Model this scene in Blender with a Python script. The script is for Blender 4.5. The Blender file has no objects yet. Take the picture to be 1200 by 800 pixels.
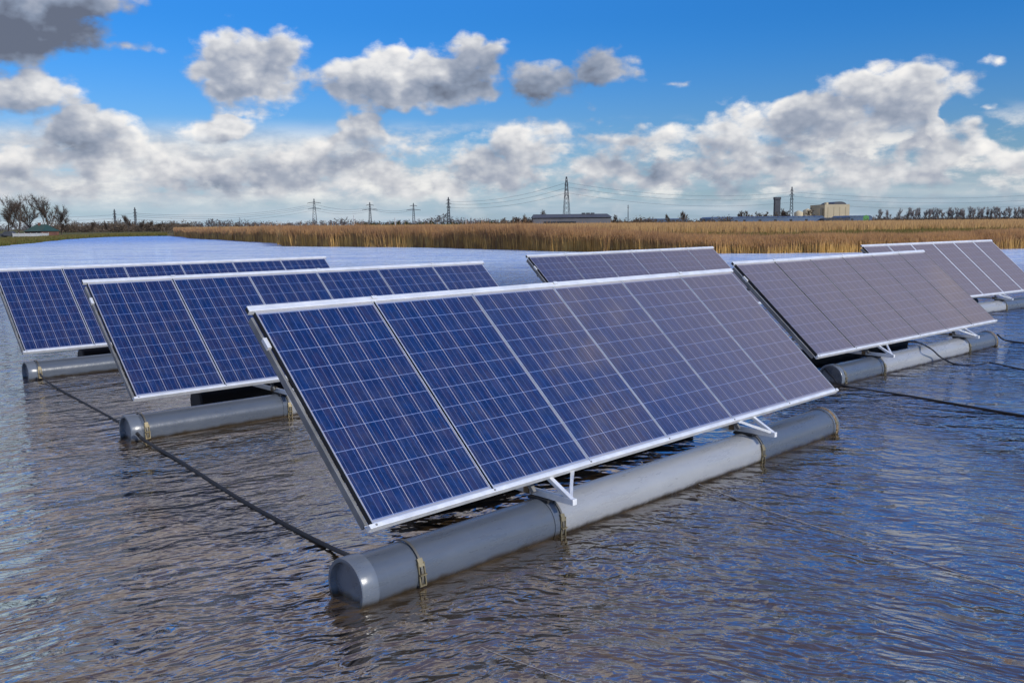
import bpy, bmesh, math, random
import numpy as np
from mathutils import Vector, Matrix
R_ = random.Random(7)
rng = np.random.default_rng(11)
scn = bpy.context.scene
col = scn.collection
PI = math.pi

# ------------------------------------------------------------------ camera
F, PITCH, ROLL, HC = 1058.5, 0.12971, -0.01131, 2.252
cam_d = bpy.data.cameras.new('camera')
cam = bpy.data.objects.new('camera', cam_d); col.objects.link(cam)
cam_d.sensor_width = 36; cam_d.sensor_fit = 'HORIZONTAL'; cam_d.lens = F / 1200 * 36
cam_d.clip_start = .05; cam_d.clip_end = 20000
cam.matrix_world = Matrix.Translation((0, 0, HC)) @ Matrix.Rotation(PI/2 - PITCH, 4, 'X') @ Matrix.Rotation(ROLL, 4, 'Z')
scn.camera = cam

def ray(px, py):
    dx, dy = px-600, py-400
    x = dx*math.cos(ROLL)+dy*math.sin(ROLL); y = -dx*math.sin(ROLL)+dy*math.cos(ROLL)
    return Vector((x, -y*math.sin(PITCH)+F*math.cos(PITCH), -y*math.cos(PITCH)-F*math.sin(PITCH)))
def on_z(px, py, z=0.0):
    d = ray(px, py); t = (z-HC)/d.z
    return Vector((d.x*t, d.y*t, z))
def far(px, Y):                      # ground position at distance Y in the direction of photo column px
    d = ray(px, 262); return Vector((d.x/d.y*Y, Y, 0))
def zat(px, py, Y):                  # height above water at distance Y
    d = ray(px, py); return HC + d.z/d.y*Y

# ------------------------------------------------------------------ node helpers
class NT:
    def __init__(s, tree): s.t = tree; s.n = tree.nodes; s.l = tree.links
    def add(s, typ, **k):
        nd = s.n.new(typ)
        for a, v in k.items(): setattr(nd, a, v)
        return nd
    def link(s, a, b): s.l.new(a, b)
    def val(s, sock, v):
        if isinstance(v, bpy.types.NodeSocket): s.l.new(v, sock)
        elif v is not None: sock.default_value = v
    def math(s, op, a, b=None, c=None, clamp=False):
        nd = s.add('ShaderNodeMath', operation=op, use_clamp=clamp)
        s.val(nd.inputs[0], a); s.val(nd.inputs[1], b)
        if c is not None: s.val(nd.inputs[2], c)
        return nd.outputs[0]
    def vmath(s, op, a, b=None, scale=None):
        nd = s.add('ShaderNodeVectorMath', operation=op)
        s.val(nd.inputs[0], a); s.val(nd.inputs[1], b)
        if scale is not None: s.val(nd.inputs['Scale'], scale)
        return nd.outputs[1] if op in ('LENGTH', 'DOT_PRODUCT', 'DISTANCE') else nd.outputs[0]
    def comb(s, x, y, z=0.0):
        nd = s.add('ShaderNodeCombineXYZ'); s.val(nd.inputs[0], x); s.val(nd.inputs[1], y); s.val(nd.inputs[2], z)
        return nd.outputs[0]
    def sep(s, v):
        nd = s.add('ShaderNodeSeparateXYZ'); s.link(v, nd.inputs[0]); return nd.outputs
    def mix(s, f, a, b, mode='MIX'):
        nd = s.add('ShaderNodeMix', data_type='RGBA', blend_type=mode)
        s.val(nd.inputs[0], f); s.val(nd.inputs[6], a); s.val(nd.inputs[7], b)
        return nd.outputs[2]
    def smooth(s, v, lo, hi, a=0.0, b=1.0):
        nd = s.add('ShaderNodeMapRange', interpolation_type='SMOOTHSTEP')
        s.val(nd.inputs[0], v); s.val(nd.inputs[1], lo); s.val(nd.inputs[2], hi); s.val(nd.inputs[3], a); s.val(nd.inputs[4], b)
        return nd.outputs[0]
    def noise(s, v, scale, detail=4, rough=.5, dist=0.0, out=0):
        nd = s.add('ShaderNodeTexNoise'); s.val(nd.inputs['Vector'], v)
        nd.inputs['Scale'].default_value = scale; nd.inputs['Detail'].default_value = detail
        nd.inputs['Roughness'].default_value = rough; nd.inputs['Distortion'].default_value = dist
        return nd.outputs[out]
    def voro(s, v, scale, detail=0, rough=.5, feature='F1', smooth=.5):
        nd = s.add('ShaderNodeTexVoronoi', feature=feature); s.val(nd.inputs['Vector'], v)
        nd.inputs['Scale'].default_value = scale; nd.inputs['Detail'].default_value = detail
        nd.inputs['Roughness'].default_value = rough
        if feature == 'SMOOTH_F1': nd.inputs['Smoothness'].default_value = smooth
        return nd

def rgba(c): return (c[0], c[1], c[2], 1.0)
def new_mat(name):
    m = bpy.data.materials.new(name); m.use_nodes = True
    nt = NT(m.node_tree); b = m.node_tree.nodes['Principled BSDF']
    return m, nt, b
def basic(name, c, rough=.5, metal=0.0, var=.15, scale=6.0, spec=.5, bump=0.0, dirt=None, coord='Object'):
    m, nt, b = new_mat(name)
    tc = nt.add('ShaderNodeTexCoord').outputs[coord]
    n = nt.noise(tc, scale, 6, .6)
    lo = rgba([x*(1-var) for x in c]); hi = rgba([min(1, x*(1+var)) for x in c])
    cc = nt.mix(nt.smooth(n, .3, .7), lo, hi)
    if dirt:
        n2 = nt.noise(tc, scale*.35, 8, .7)
        cc = nt.mix(nt.smooth(n2, dirt[3], dirt[3]+.18), cc, rgba(dirt[:3]))
    nt.link(cc, b.inputs['Base Color'])
    nt.link(nt.math('MULTIPLY_ADD', n, .3, rough-.15, clamp=True), b.inputs['Roughness'])
    b.inputs['Metallic'].default_value = metal; b.inputs['Specular IOR Level'].default_value = spec
    if bump:
        bp = nt.add('ShaderNodeBump'); bp.inputs['Distance'].default_value = bump
        nt.link(nt.noise(tc, scale*4, 5, .6), bp.inputs['Height']); nt.link(bp.outputs[0], b.inputs['Normal'])
    return m

# ------------------------------------------------------------------ mesh helpers
def tag(o, label=None, cat=None, group=None, kind=None):
    if label: o['label'] = label
    if cat: o['category'] = cat
    if group: o['group'] = group
    if kind: o['kind'] = kind
    return o
def empty(name, loc, rz=0.0):
    o = bpy.data.objects.new(name, None); col.objects.link(o)
    o.location = loc; o.rotation_euler = (0, 0, rz); o.empty_display_size = .3
    return o
class MB:
    def __init__(s): s.v = []; s.f = []; s.sm = []; s.uv = None
    def add(s, vs, fs, smooth=False):
        k = len(s.v); s.v += [tuple(v) for v in vs]
        for f in fs: s.f.append(tuple(i+k for i in f)); s.sm.append(smooth)
    def box(s, o, ax, ay, az):      # corner + three edge vectors
        o, ax, ay, az = map(Vector, (o, ax, ay, az))
        vs = [o, o+ax, o+ax+ay, o+ay, o+az, o+ax+az, o+ax+ay+az, o+ay+az]
        s.add(vs, [(3, 2, 1, 0), (4, 5, 6, 7), (0, 1, 5, 4), (1, 2, 6, 5), (2, 3, 7, 6), (3, 0, 4, 7)])
    def bar(s, a, b, w, h=None, up=(0, 0, 1)):
        a, b = Vector(a), Vector(b); h = h or w; d = (b-a).normalized(); up = Vector(up)
        x = d.cross(up)
        if x.length < 1e-4: x = d.cross(Vector((0, 1, 0)))
        x.normalize(); y = x.cross(d).normalized()
        s.box(a-x*w/2-y*h/2, x*w, b-a, y*h)
    def tube(s, pts, rad, n=8, cap=True, smooth=True):
        pts = [Vector(p) for p in pts]; m = len(pts)
        rad = rad if isinstance(rad, (list, tuple)) else [rad]*m
        rings = []; prev = None
        for i, p in enumerate(pts):
            d = (pts[min(i+1, m-1)]-pts[max(i-1, 0)]).normalized()
            if prev is None:
                x = d.cross(Vector((0, 0, 1)))
                if x.length < 1e-3: x = d.cross(Vector((0, 1, 0)))
            else: x = prev - d*prev.dot(d)
            x.normalize(); prev = x; y = d.cross(x)
            rings += [p + (x*math.cos(2*PI*k/n)+y*math.sin(2*PI*k/n))*rad[i] for k in range(n)]
        fs = []
        for i in range(m-1):
            for k in range(n):
                a = i*n+k; b = i*n+(k+1) % n; fs.append((a, b, b+n, a+n))
        s.add(rings, fs, smooth)
        if cap:
            s.add(rings[:n], [tuple(range(n-1, -1, -1))]); s.add(rings[-n:], [tuple(range(n))])
    def build(s, name, mat, parent=None, bevel=0.0):
        me = bpy.data.meshes.new(name); me.from_pydata(s.v, [], s.f); me.update()
        me.polygons.foreach_set('use_smooth', s.sm)
        if s.uv:
            l = me.uv_layers.new(name='UVMap')
            for p in me.polygons:
                for li in p.loop_indices: l.data[li].uv = s.uv(me.vertices[me.loops[li].vertex_index].co)
        me.materials.append(mat)
        o = bpy.data.objects.new(name, me); col.objects.link(o)
        if parent: o.parent = parent
        if bevel:
            bv = o.modifiers.new('bevel', 'BEVEL'); bv.width = bevel; bv.segments = 2; bv.limit_method = 'ANGLE'
        return o

# ------------------------------------------------------------------ light and sky
SUN_EL = math.radians(28); SUN_DIR = Vector((.75*math.cos(SUN_EL), -.66*math.cos(SUN_EL), math.sin(SUN_EL))).normalized()
sd = bpy.data.lights.new('sun', 'SUN'); sd.energy = 3.3; sd.angle = math.radians(.53); sd.color = (1, .94, .84)
sun = bpy.data.objects.new('sun', sd); col.objects.link(sun)
sun.rotation_euler = (-SUN_DIR).to_track_quat('-Z', 'Y').to_euler()

world = bpy.data.worlds.new("World"); scn.world = world; world.use_nodes = True
wt = world.node_tree; wt.nodes.clear(); W = NT(wt)
sky = W.add('ShaderNodeTexSky', sky_type='NISHITA', sun_disc=False)
sky.sun_elevation = SUN_EL; sky.sun_rotation = math.atan2(SUN_DIR.x, SUN_DIR.y)
sky.air_density = 1.0; sky.dust_density = .3; sky.ozone_density = 3.0
gen = W.add('ShaderNodeTexCoord').outputs['Generated']
gx, gy, gz = W.sep(gen)[:3]
az = W.math('ARCTAN2', gx, gy); el = W.math('ARCSINE', gz)
K = 1058.5
def pxy(px, py):                     # photo position -> azimuth, elevation of that piece of sky
    d = ray(px, py).normalized(); return math.atan2(d.x, d.y), math.asin(d.z)

def cloud_group():
    g = bpy.data.node_groups.new('cloud_field', 'ShaderNodeTree')
    g.interface.new_socket('P', in_out='INPUT', socket_type='NodeSocketVector')
    g.interface.new_socket('Low', in_out='OUTPUT', socket_type='NodeSocketFloat')
    g.interface.new_socket('D', in_out='OUTPUT', socket_type='NodeSocketFloat')
    G = NT(g); gi = G.add('NodeGroupInput'); go = G.add('NodeGroupOutput')
    P = gi.outputs[0]; s = G.sep(P); a, e = s[0], s[1]
    # warped coordinates for ragged edges
    Ps = G.vmath('MULTIPLY', P, (1.0, 1.45, 1.0))
    wn = G.noise(Ps, 16, 3, .6, out=1)
    wv = G.vmath('MULTIPLY', G.vmath('SUBTRACT', wn, (.5, .5, .5)), (.055, .03, 0))
    Pw = G.vmath('ADD', P, wv)
    blobs = [  # px, py, rx, ry, weight
        (8, 20, 92, 38, 1.0), (100, 6, 60, 20, .8), (152, 57, 66, 13, .38), (28, 108, 52, 24, .95),
        (298, 84, 48, 34, 1.15), (318, 60, 26, 22, 1.0), (262, 102, 32, 17, .9), (445, 92, 66, 27, 1.1), (520, 88, 62, 24, 1.1), (552, 68, 34, 22, 1.0),
        (640, 96, 72, 32, .66), (712, 76, 74, 28, .64), (788, 95, 44, 14, .30), (782, 120, 44, 14, .18),
        (95, 152, 50, 20, 1.1), (255, 150, 50, 14, .9), (1165, 74, 58, 16, .16), (1150, 128, 34, 12, .10), (1040, 105, 60, 26, 1.0), (935, 128, 70, 18, .95)]
    dens = None
    for px, py, rx, ry, w in blobs:
        ca, ce = pxy(px, py)
        q = G.vmath('MULTIPLY', G.vmath('SUBTRACT', Pw, (ca, ce, 0)), (K/rx, K/ry, 0))
        l = G.vmath('LENGTH', q)
        v = G.math('MULTIPLY_ADD', l, -.80, w+.38)         # w at the middle, falls off
        dens = v if dens is None else G.math('MAXIMUM', dens, v)
    # long band of cumulus: upper edge by azimuth
    top = [(-250, 150), (0, 170), (60, 162), (130, 160), (200, 168), (290, 168), (350, 158), (395, 142), (425, 122), (450, 138), (480, 156), (560, 158), (600, 136), (640, 132), (690, 142), (750, 146),
           (800, 150), (830, 134), (880, 118), (930, 110), (985, 96), (1060, 86), (1100, 92), (1112, 130), (1150, 142), (1200, 160), (1400, 130)]
    fc = G.add('ShaderNodeFloatCurve'); G.link(G.math('DIVIDE', G.math('ADD', G.sep(Pw)[0], 1.0), 2.0), fc.inputs['Value'])
    c = fc.mapping.curves[0]; pts = [((pxy(x, y)[0]+1)/2, pxy(x, y)[1]*4) for x, y in top]
    c.points[0].location = (0, .45); c.points[1].location = (1, .45)
    for p in pts: c.points.new(*p)
    fc.mapping.update()
    edge = G.math('DIVIDE', fc.outputs[0], 4.0)
    band = G.math('MULTIPLY', G.math('SUBTRACT', edge, G.sep(Pw)[1]), 30.0)
    band = G.math('MINIMUM', G.math('ADD', band, .36), .84)
    # fade below: flat bases at about 2.2 degrees
    lowf = G.smooth(G.sep(Pw)[1], .022, .050, -.45, 0.0)
    band = G.math('ADD', band, lowf)
    dens = G.math('MAXIMUM', dens, band)
    # general field outside the picture
    zz = G.math('SINE', e); ce_ = G.math('COSINE', e)
    den = G.math('ADD', zz, .10)
    pv = G.comb(G.math('DIVIDE', G.math('MULTIPLY', G.math('SINE', a), ce_), den), G.math('DIVIDE', G.math('MULTIPLY', G.math('COSINE', a), ce_), den))
    gn = G.noise(pv, 1.25, 4, .55)
    gfield = G.math('MULTIPLY_ADD', gn, 5.0, -2.0)
    big = G.vmath('LENGTH', G.vmath('MULTIPLY', G.vmath('SUBTRACT', Pw, (-.42, .62, 0)), (1.9, 3.0, 0)))
    gfield = G.math('ADD', gfield, G.smooth(big, .5, 1.2, .55, 0.0))
    gfield = G.math('ADD', gfield, G.smooth(a, -.25, .25, .12, -.38))
    outm = G.math('MAXIMUM', G.smooth(e, .25, .34), G.smooth(G.math('ABSOLUTE', a), .62, .8))
    outm = G.math('MULTIPLY', outm, G.smooth(e, -.01, .03))
    gfield = G.math('MULTIPLY_ADD', G.math('SUBTRACT', 1.0, outm), -3.0, gfield)
    low = G.math('MAXIMUM', dens, gfield)
    G.link(low, go.inputs['Low'])
    # billows
    vz = G.voro(G.vmath('ADD', Ps, G.vmath('SCALE', wn, scale=.02)), 26, 1, .55, 'F1')
    bil = G.math('MULTIPLY_ADD', vz.outputs['Distance'], -.5, .24)
    fb = G.math('MULTIPLY_ADD', G.noise(Ps, 14, 7, .62), 1.6, -.77)
    d2 = G.math('ADD', low, G.math('ADD', bil, fb))
    G.link(d2, go.inputs['D'])
    return g
cg = cloud_group()
P0 = W.comb(az, el)
def field(vec):
    nd = W.add('ShaderNodeGroup'); nd.node_tree = cg; W.link(vec, nd.inputs[0]); return nd.outputs
f0 = field(P0)
f1 = field(W.vmath('ADD', P0, (.010, .016, 0)))       # a little towards the sun: lit or shaded side
D0, D1 = f0['D'], f1['D']
alpha = W.smooth(D0, .24, .66)
lit = W.math('MULTIPLY', W.math('SUBTRACT', D0, D1), .46)
lit = W.math('ADD', lit, .52)
fv = W.voro(W.vmath('ADD', W.vmath('MULTIPLY', P0, (1, 1.4, 1)), W.vmath('SCALE', W.noise(P0, 40, 2, .5, out=1), scale=.012)), 62, 1, .5)
lit = W.math('ADD', lit, W.math('MULTIPLY_ADD', fv.outputs['Distance'], -.20, .07))
lit = W.math('ADD', lit, W.smooth(D0, .45, 1.05, .20, -.03))
lown = W.noise(W.vmath('MULTIPLY', P0, (1, 1.7, 1)), 9, 4, .55)
lit = W.math('ADD', lit, W.math('MULTIPLY_ADD', lown, 1.25, -.61))
# the dark cloud at upper left, and thick centres
dca, dce = pxy(15, 18)
dk = W.smooth(W.vmath('LENGTH', W.vmath('MULTIPLY', W.vmath('SUBTRACT', P0, (dca, dce, 0)), (K/170, K/70, 0))), .35, 1.15, -.50, 0.0)
lit = W.math('ADD', lit, dk)
lit = W.math('ADD', lit, W.smooth(el, .1, .26, 0, -.10))
gca, gce = pxy(690, 86)
lit = W.math('ADD', lit, W.smooth(W.vmath('LENGTH', W.vmath('MULTIPLY', W.vmath('SUBTRACT', P0, (gca, gce, 0)), (K/190, K/60, 0))), .5, 1.1, -.30, 0.0))
ramp = W.add('ShaderNodeValToRGB'); W.link(lit, ramp.inputs[0])
cr = ramp.color_ramp; cr.elements[0].position = 0.0; cr.elements[0].color = (.15, .17, .225, 1)
cr.elements[1].position = 1.0; cr.elements[1].color = (1.05, 1.02, .98, 1)
for p, c in ((.25, (.27, .32, .42)), (.45, (.41, .45, .54)), (.62, (.60, .62, .67)), (.80, (.84, .84, .85))):
    e_ = cr.elements.new(p); e_.color = rgba(c)
# low haze: pale veil near the horizon with thin streaks
hz = W.noise(W.vmath('MULTIPLY', P0, (5, 55, 1)), 1.0, 5, .55)
haze = W.math('MULTIPLY', W.smooth(el, -.01, .085, .80, 0.0), W.smooth(hz, .3, .65, .55, 1.0))
skyt = W.mix(1.0, sky.outputs[0], W.mix(W.smooth(el, .02, .22), (.64, .84, 1.12, 1), (.20, .80, 1.50, 1)), 'MULTIPLY')
bgs = W.add('ShaderNodeBackground'); W.link(skyt, bgs.inputs[0]); W.link(W.smooth(el, .20, .42, .084, .17), bgs.inputs[1])
bgh = W.add('ShaderNodeBackground'); W.link(W.mix(W.smooth(hz, .4, .7), (.36, .50, .70, 1), (.60, .68, .78, 1)), bgh.inputs[0]); bgh.inputs[1].default_value = 1.0
bgc = W.add('ShaderNodeBackground'); W.link(W.mix(W.smooth(el, .24, .40), ramp.outputs[0], W.mix(1.0, ramp.outputs[0], (1.0, .86, .75, 1), 'MULTIPLY')), bgc.inputs[0]); W.link(W.smooth(el, .24, .40, .93, 1.55), bgc.inputs[1])
m1 = W.add('ShaderNodeMixShader'); W.link(haze, m1.inputs[0]); W.link(bgs.outputs[0], m1.inputs[1]); W.link(bgh.outputs[0], m1.inputs[2])
al = W.math('MULTIPLY', alpha, W.smooth(el, .004, .045, .15, .97))
# sunlit far bank of cloud under and behind the band, strongest low on the left
fn = W.noise(W.vmath('ADD', W.vmath('MULTIPLY', P0, (1, 2.3, 1)), (3.1, 1.7, 0)), 12, 7, .6)
lowl = W.math('MULTIPLY', W.smooth(el, .008, .040), W.smooth(el, .078, .115, 1, 0))
lowl = W.math('MULTIPLY', lowl, W.smooth(W.math('ABSOLUTE', az), .7, .9, 1, 0))
side = W.smooth(az, -.30, .05, .13, -.02)
fa = W.math('MULTIPLY', lowl, W.smooth(W.math('ADD', fn, side), .44, .60, 0, .92))
bgf = W.add('ShaderNodeBackground'); W.link(W.mix(W.smooth(fn, .42, .66), (.55, .59, .66, 1), (.98, .96, .92, 1)), bgf.inputs[0]); bgf.inputs[1].default_value = .95
mf = W.add('ShaderNodeMixShader'); W.link(fa, mf.inputs[0]); W.link(m1.outputs[0], mf.inputs[1]); W.link(bgf.outputs[0], mf.inputs[2])
# the near band lets some of it through in holes
hole = W.math('MULTIPLY', W.smooth(W.noise(W.vmath('ADD', W.vmath('MULTIPLY', P0, (1, 1.6, 1)), (7.7, 2.2, 0)), 14, 5, .55), .50, .62), W.smooth(el, .075, .10, .85, 0))
hole = W.math('MULTIPLY', hole, W.smooth(W.math('ABSOLUTE', az), .7, .9, 1, 0))
al = W.math('MULTIPLY', al, W.math('SUBTRACT', 1.0, hole))
m2 = W.add('ShaderNodeMixShader'); W.link(al, m2.inputs[0]); W.link(mf.outputs[0], m2.inputs[1]); W.link(bgc.outputs[0], m2.inputs[2])
wo = W.add('ShaderNodeOutputWorld'); W.link(m2.outputs[0], wo.inputs[0])

# ------------------------------------------------------------------ materials
alu = basic('aluminium', (.62, .63, .64), .42, .55, .10, 9)
alu_white = basic('weathered_aluminium', (.64, .64, .63), .5, .2, .09, 7, dirt=(.42, .40, .36, .60))
alu_grey = basic('dull_aluminium', (.20, .20, .195), .6, .3, .25, 5)
dark_gap = basic('matt_black', (.012, .012, .013), .7, 0, .2)
brass = basic('zinc_yellow_steel', (.24, .195, .11), .45, .6, .15, 12, dirt=(.14, .09, .04, .62))
strap_m = basic('dull_strap_steel', (.15, .135, .105), .5, .5, .08, 3)
rust = basic('rusty_steel', (.22, .15, .08), .75, .3, .4, 30, dirt=(.07, .04, .02, .5))
rope_m = basic('black_rope', (.02, .02, .02), .65, 0, .3, 30)
hose_m = basic('wet_black_hose', (.012, .012, .014), .35, 0, .3, 20)
string_m = basic('pale_string', (.42, .37, .31), .8, 0, .2, 30)

def pipe_mat(name, c):
    m, nt, b = new_mat(name)
    tc = nt.add('ShaderNodeTexCoord').outputs['Object']; x, y, z = nt.sep(tc)[:3]
    n = nt.noise(nt.vmath('MULTIPLY', tc, (1, 4, 4)), 3.0, 7, .62)
    cc = nt.mix(nt.smooth(n, .3, .72), rgba([v*.93 for v in c]), rgba([v*1.04 for v in c]))
    sc = nt.noise(nt.vmath('MULTIPLY', tc, (30, 2, 2)), 1.0, 8, .7)   # scuffs around the girth
    cc = nt.mix(nt.math('MULTIPLY', nt.smooth(sc, .60, .75), .14), cc, rgba([min(1, v*1.5+.05) for v in c]))
    wet = nt.smooth(nt.math('ADD', z, nt.math('MULTIPLY', nt.noise(nt.vmath('MULTIPLY', tc, (1, 1, .2)), 5.0, 5, .6), .07)), .035, .085)
    cc = nt.mix(wet, (.035, .026, .016, 1), cc)
    nt.link(cc, b.inputs['Base Color'])
    nt.link(nt.math('MULTIPLY_ADD', n, .22, .18), b.inputs['Roughness'])
    bp = nt.add('ShaderNodeBump'); bp.inputs['Distance'].default_value = .002
    nt.link(nt.noise(tc, 14, 5, .6), bp.inputs['Height']); nt.link(bp.outputs[0], b.inputs['Normal'])
    return m
pipe_dark = pipe_mat('grey_plastic_pipe', (.078, .090, .108))
cap_m = pipe_mat('grey_plastic_cap', (.115, .130, .150))
pipe_light = pipe_mat('pale_plastic_pipe', (.27, .272, .27))

def panel_mat(name, haze_amt):
    # UV: u,v in cells (6 x 10) inside the laminate
    m, nt, b = new_mat(name)
    uv = nt.add('ShaderNodeTexCoord').outputs['UV']; u, v = nt.sep(uv)[:2]
    def near(x, k, w):      # 1 close to multiples of 1/k
        fr = nt.math('FRACT', nt.math('MULTIPLY', x, k))
        d = nt.math('ABSOLUTE', nt.math('SUBTRACT', nt.math('FRACT', nt.math('ADD', fr, .5)), .5))
        return nt.smooth(d, w*.55, w*1.25, 1.0, 0.0)
    gapu = near(u, 1, .016); gapv = near(v, 1, .014)
    fu = nt.math('FRACT', u)
    bus = None
    for c in (1/6, .5, 5/6):
        d = nt.math('ABSOLUTE', nt.math('SUBTRACT', fu, c)); s_ = nt.smooth(d, .004, .012, 1.0, 0.0)
        bus = s_ if bus is None else nt.math('MAXIMUM', bus, s_)
    cell = nt.comb(nt.math('FLOOR', u), nt.math('FLOOR', v))
    oi = nt.add('ShaderNodeObjectInfo').outputs['Random']
    cell = nt.vmath('ADD', cell, nt.comb(nt.math('MULTIPLY', oi, 91.0), nt.math('MULTIPLY', oi, 37.0)))
    wn = nt.add('ShaderNodeTexWhiteNoise', noise_dimensions='2D'); nt.link(cell, wn.inputs['Vector'])
    # polycrystalline grain
    vor = nt.voro(nt.vmath('ADD', uv, nt.comb(nt.math('MULTIPLY', oi, 31.0), 0)), 7.0)
    grain = nt.sep(vor.outputs['Color'])[0]
    vs = nt.voro(nt.vmath('MULTIPLY', nt.vmath('ADD', uv, nt.comb(nt.math('MULTIPLY', oi, 17.0), 0)), (9, 1.3, 1)), 1.0)
    strip = nt.sep(vs.outputs['Color'])[1]
    base = nt.mix(nt.math('MULTIPLY_ADD', grain, .45, nt.math('MULTIPLY', strip, .55)), (.0009, .0058, .036, 1), (.0036, .022, .100, 1))
    base = nt.mix(nt.math('MULTIPLY', wn.outputs[0], .30), base, (.016, .010, .040, 1))
    base = nt.mix(nt.math('MULTIPLY', nt.smooth(nt.sep(vs.outputs['Color'])[2], .72, .8), .35), base, (.035, .020, .045, 1))
    base = nt.mix(nt.math('MULTIPLY', bus, .7), base, (.16, .19, .32, 1))
    base = nt.mix(nt.math('MULTIPLY', gapu, .9), base, (.42, .38, .40, 1))
    base = nt.mix(nt.math('MULTIPLY', gapv, .65), base, (.26, .33, .55, 1))
    mu = nt.math('MULTIPLY', nt.smooth(u, -.04, .0, 0, 1), nt.smooth(u, 6.0, 6.04, 1, 0))
    mv = nt.math('MULTIPLY', nt.smooth(v, -.04, .0, 0, 1), nt.smooth(v, 10.0, 10.04, 1, 0))
    base = nt.mix(nt.math('MULTIPLY', mu, mv), (.30, .30, .33, 1), base)
    # a thin film of dust, thickest near the lower edge
    dn = nt.noise(uv, .9, 7, .62)
    dust = nt.math('MULTIPLY', nt.smooth(dn, .35, .8), nt.smooth(v, 10, 0, .6, 1.0))
    base = nt.mix(nt.math('MULTIPLY', dust, .10), base, (.30, .26, .24, 1))
    nt.link(base, b.inputs['Base Color'])
    b.inputs['Roughness'].default_value = .32; b.inputs['Specular IOR Level'].default_value = .35
    b.inputs['Coat Weight'].default_value = 1.0; b.inputs['Coat Roughness'].default_value = .07; b.inputs['Coat IOR'].default_value = 1.5
    # grazing bloom of textured solar glass, put in as a warm grey diffuse colour
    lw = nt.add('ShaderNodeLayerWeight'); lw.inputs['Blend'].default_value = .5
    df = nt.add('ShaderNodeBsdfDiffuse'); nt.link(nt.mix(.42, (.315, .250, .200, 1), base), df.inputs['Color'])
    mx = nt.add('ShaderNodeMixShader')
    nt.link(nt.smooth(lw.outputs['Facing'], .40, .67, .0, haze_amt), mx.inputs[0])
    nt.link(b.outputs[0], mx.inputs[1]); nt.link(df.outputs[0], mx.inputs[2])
    out = nt.n['Material Output']; nt.link(mx.outputs[0], out.inputs[0])
    return m
panel_m = panel_mat('solar_cells_under_glass', .80)

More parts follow.
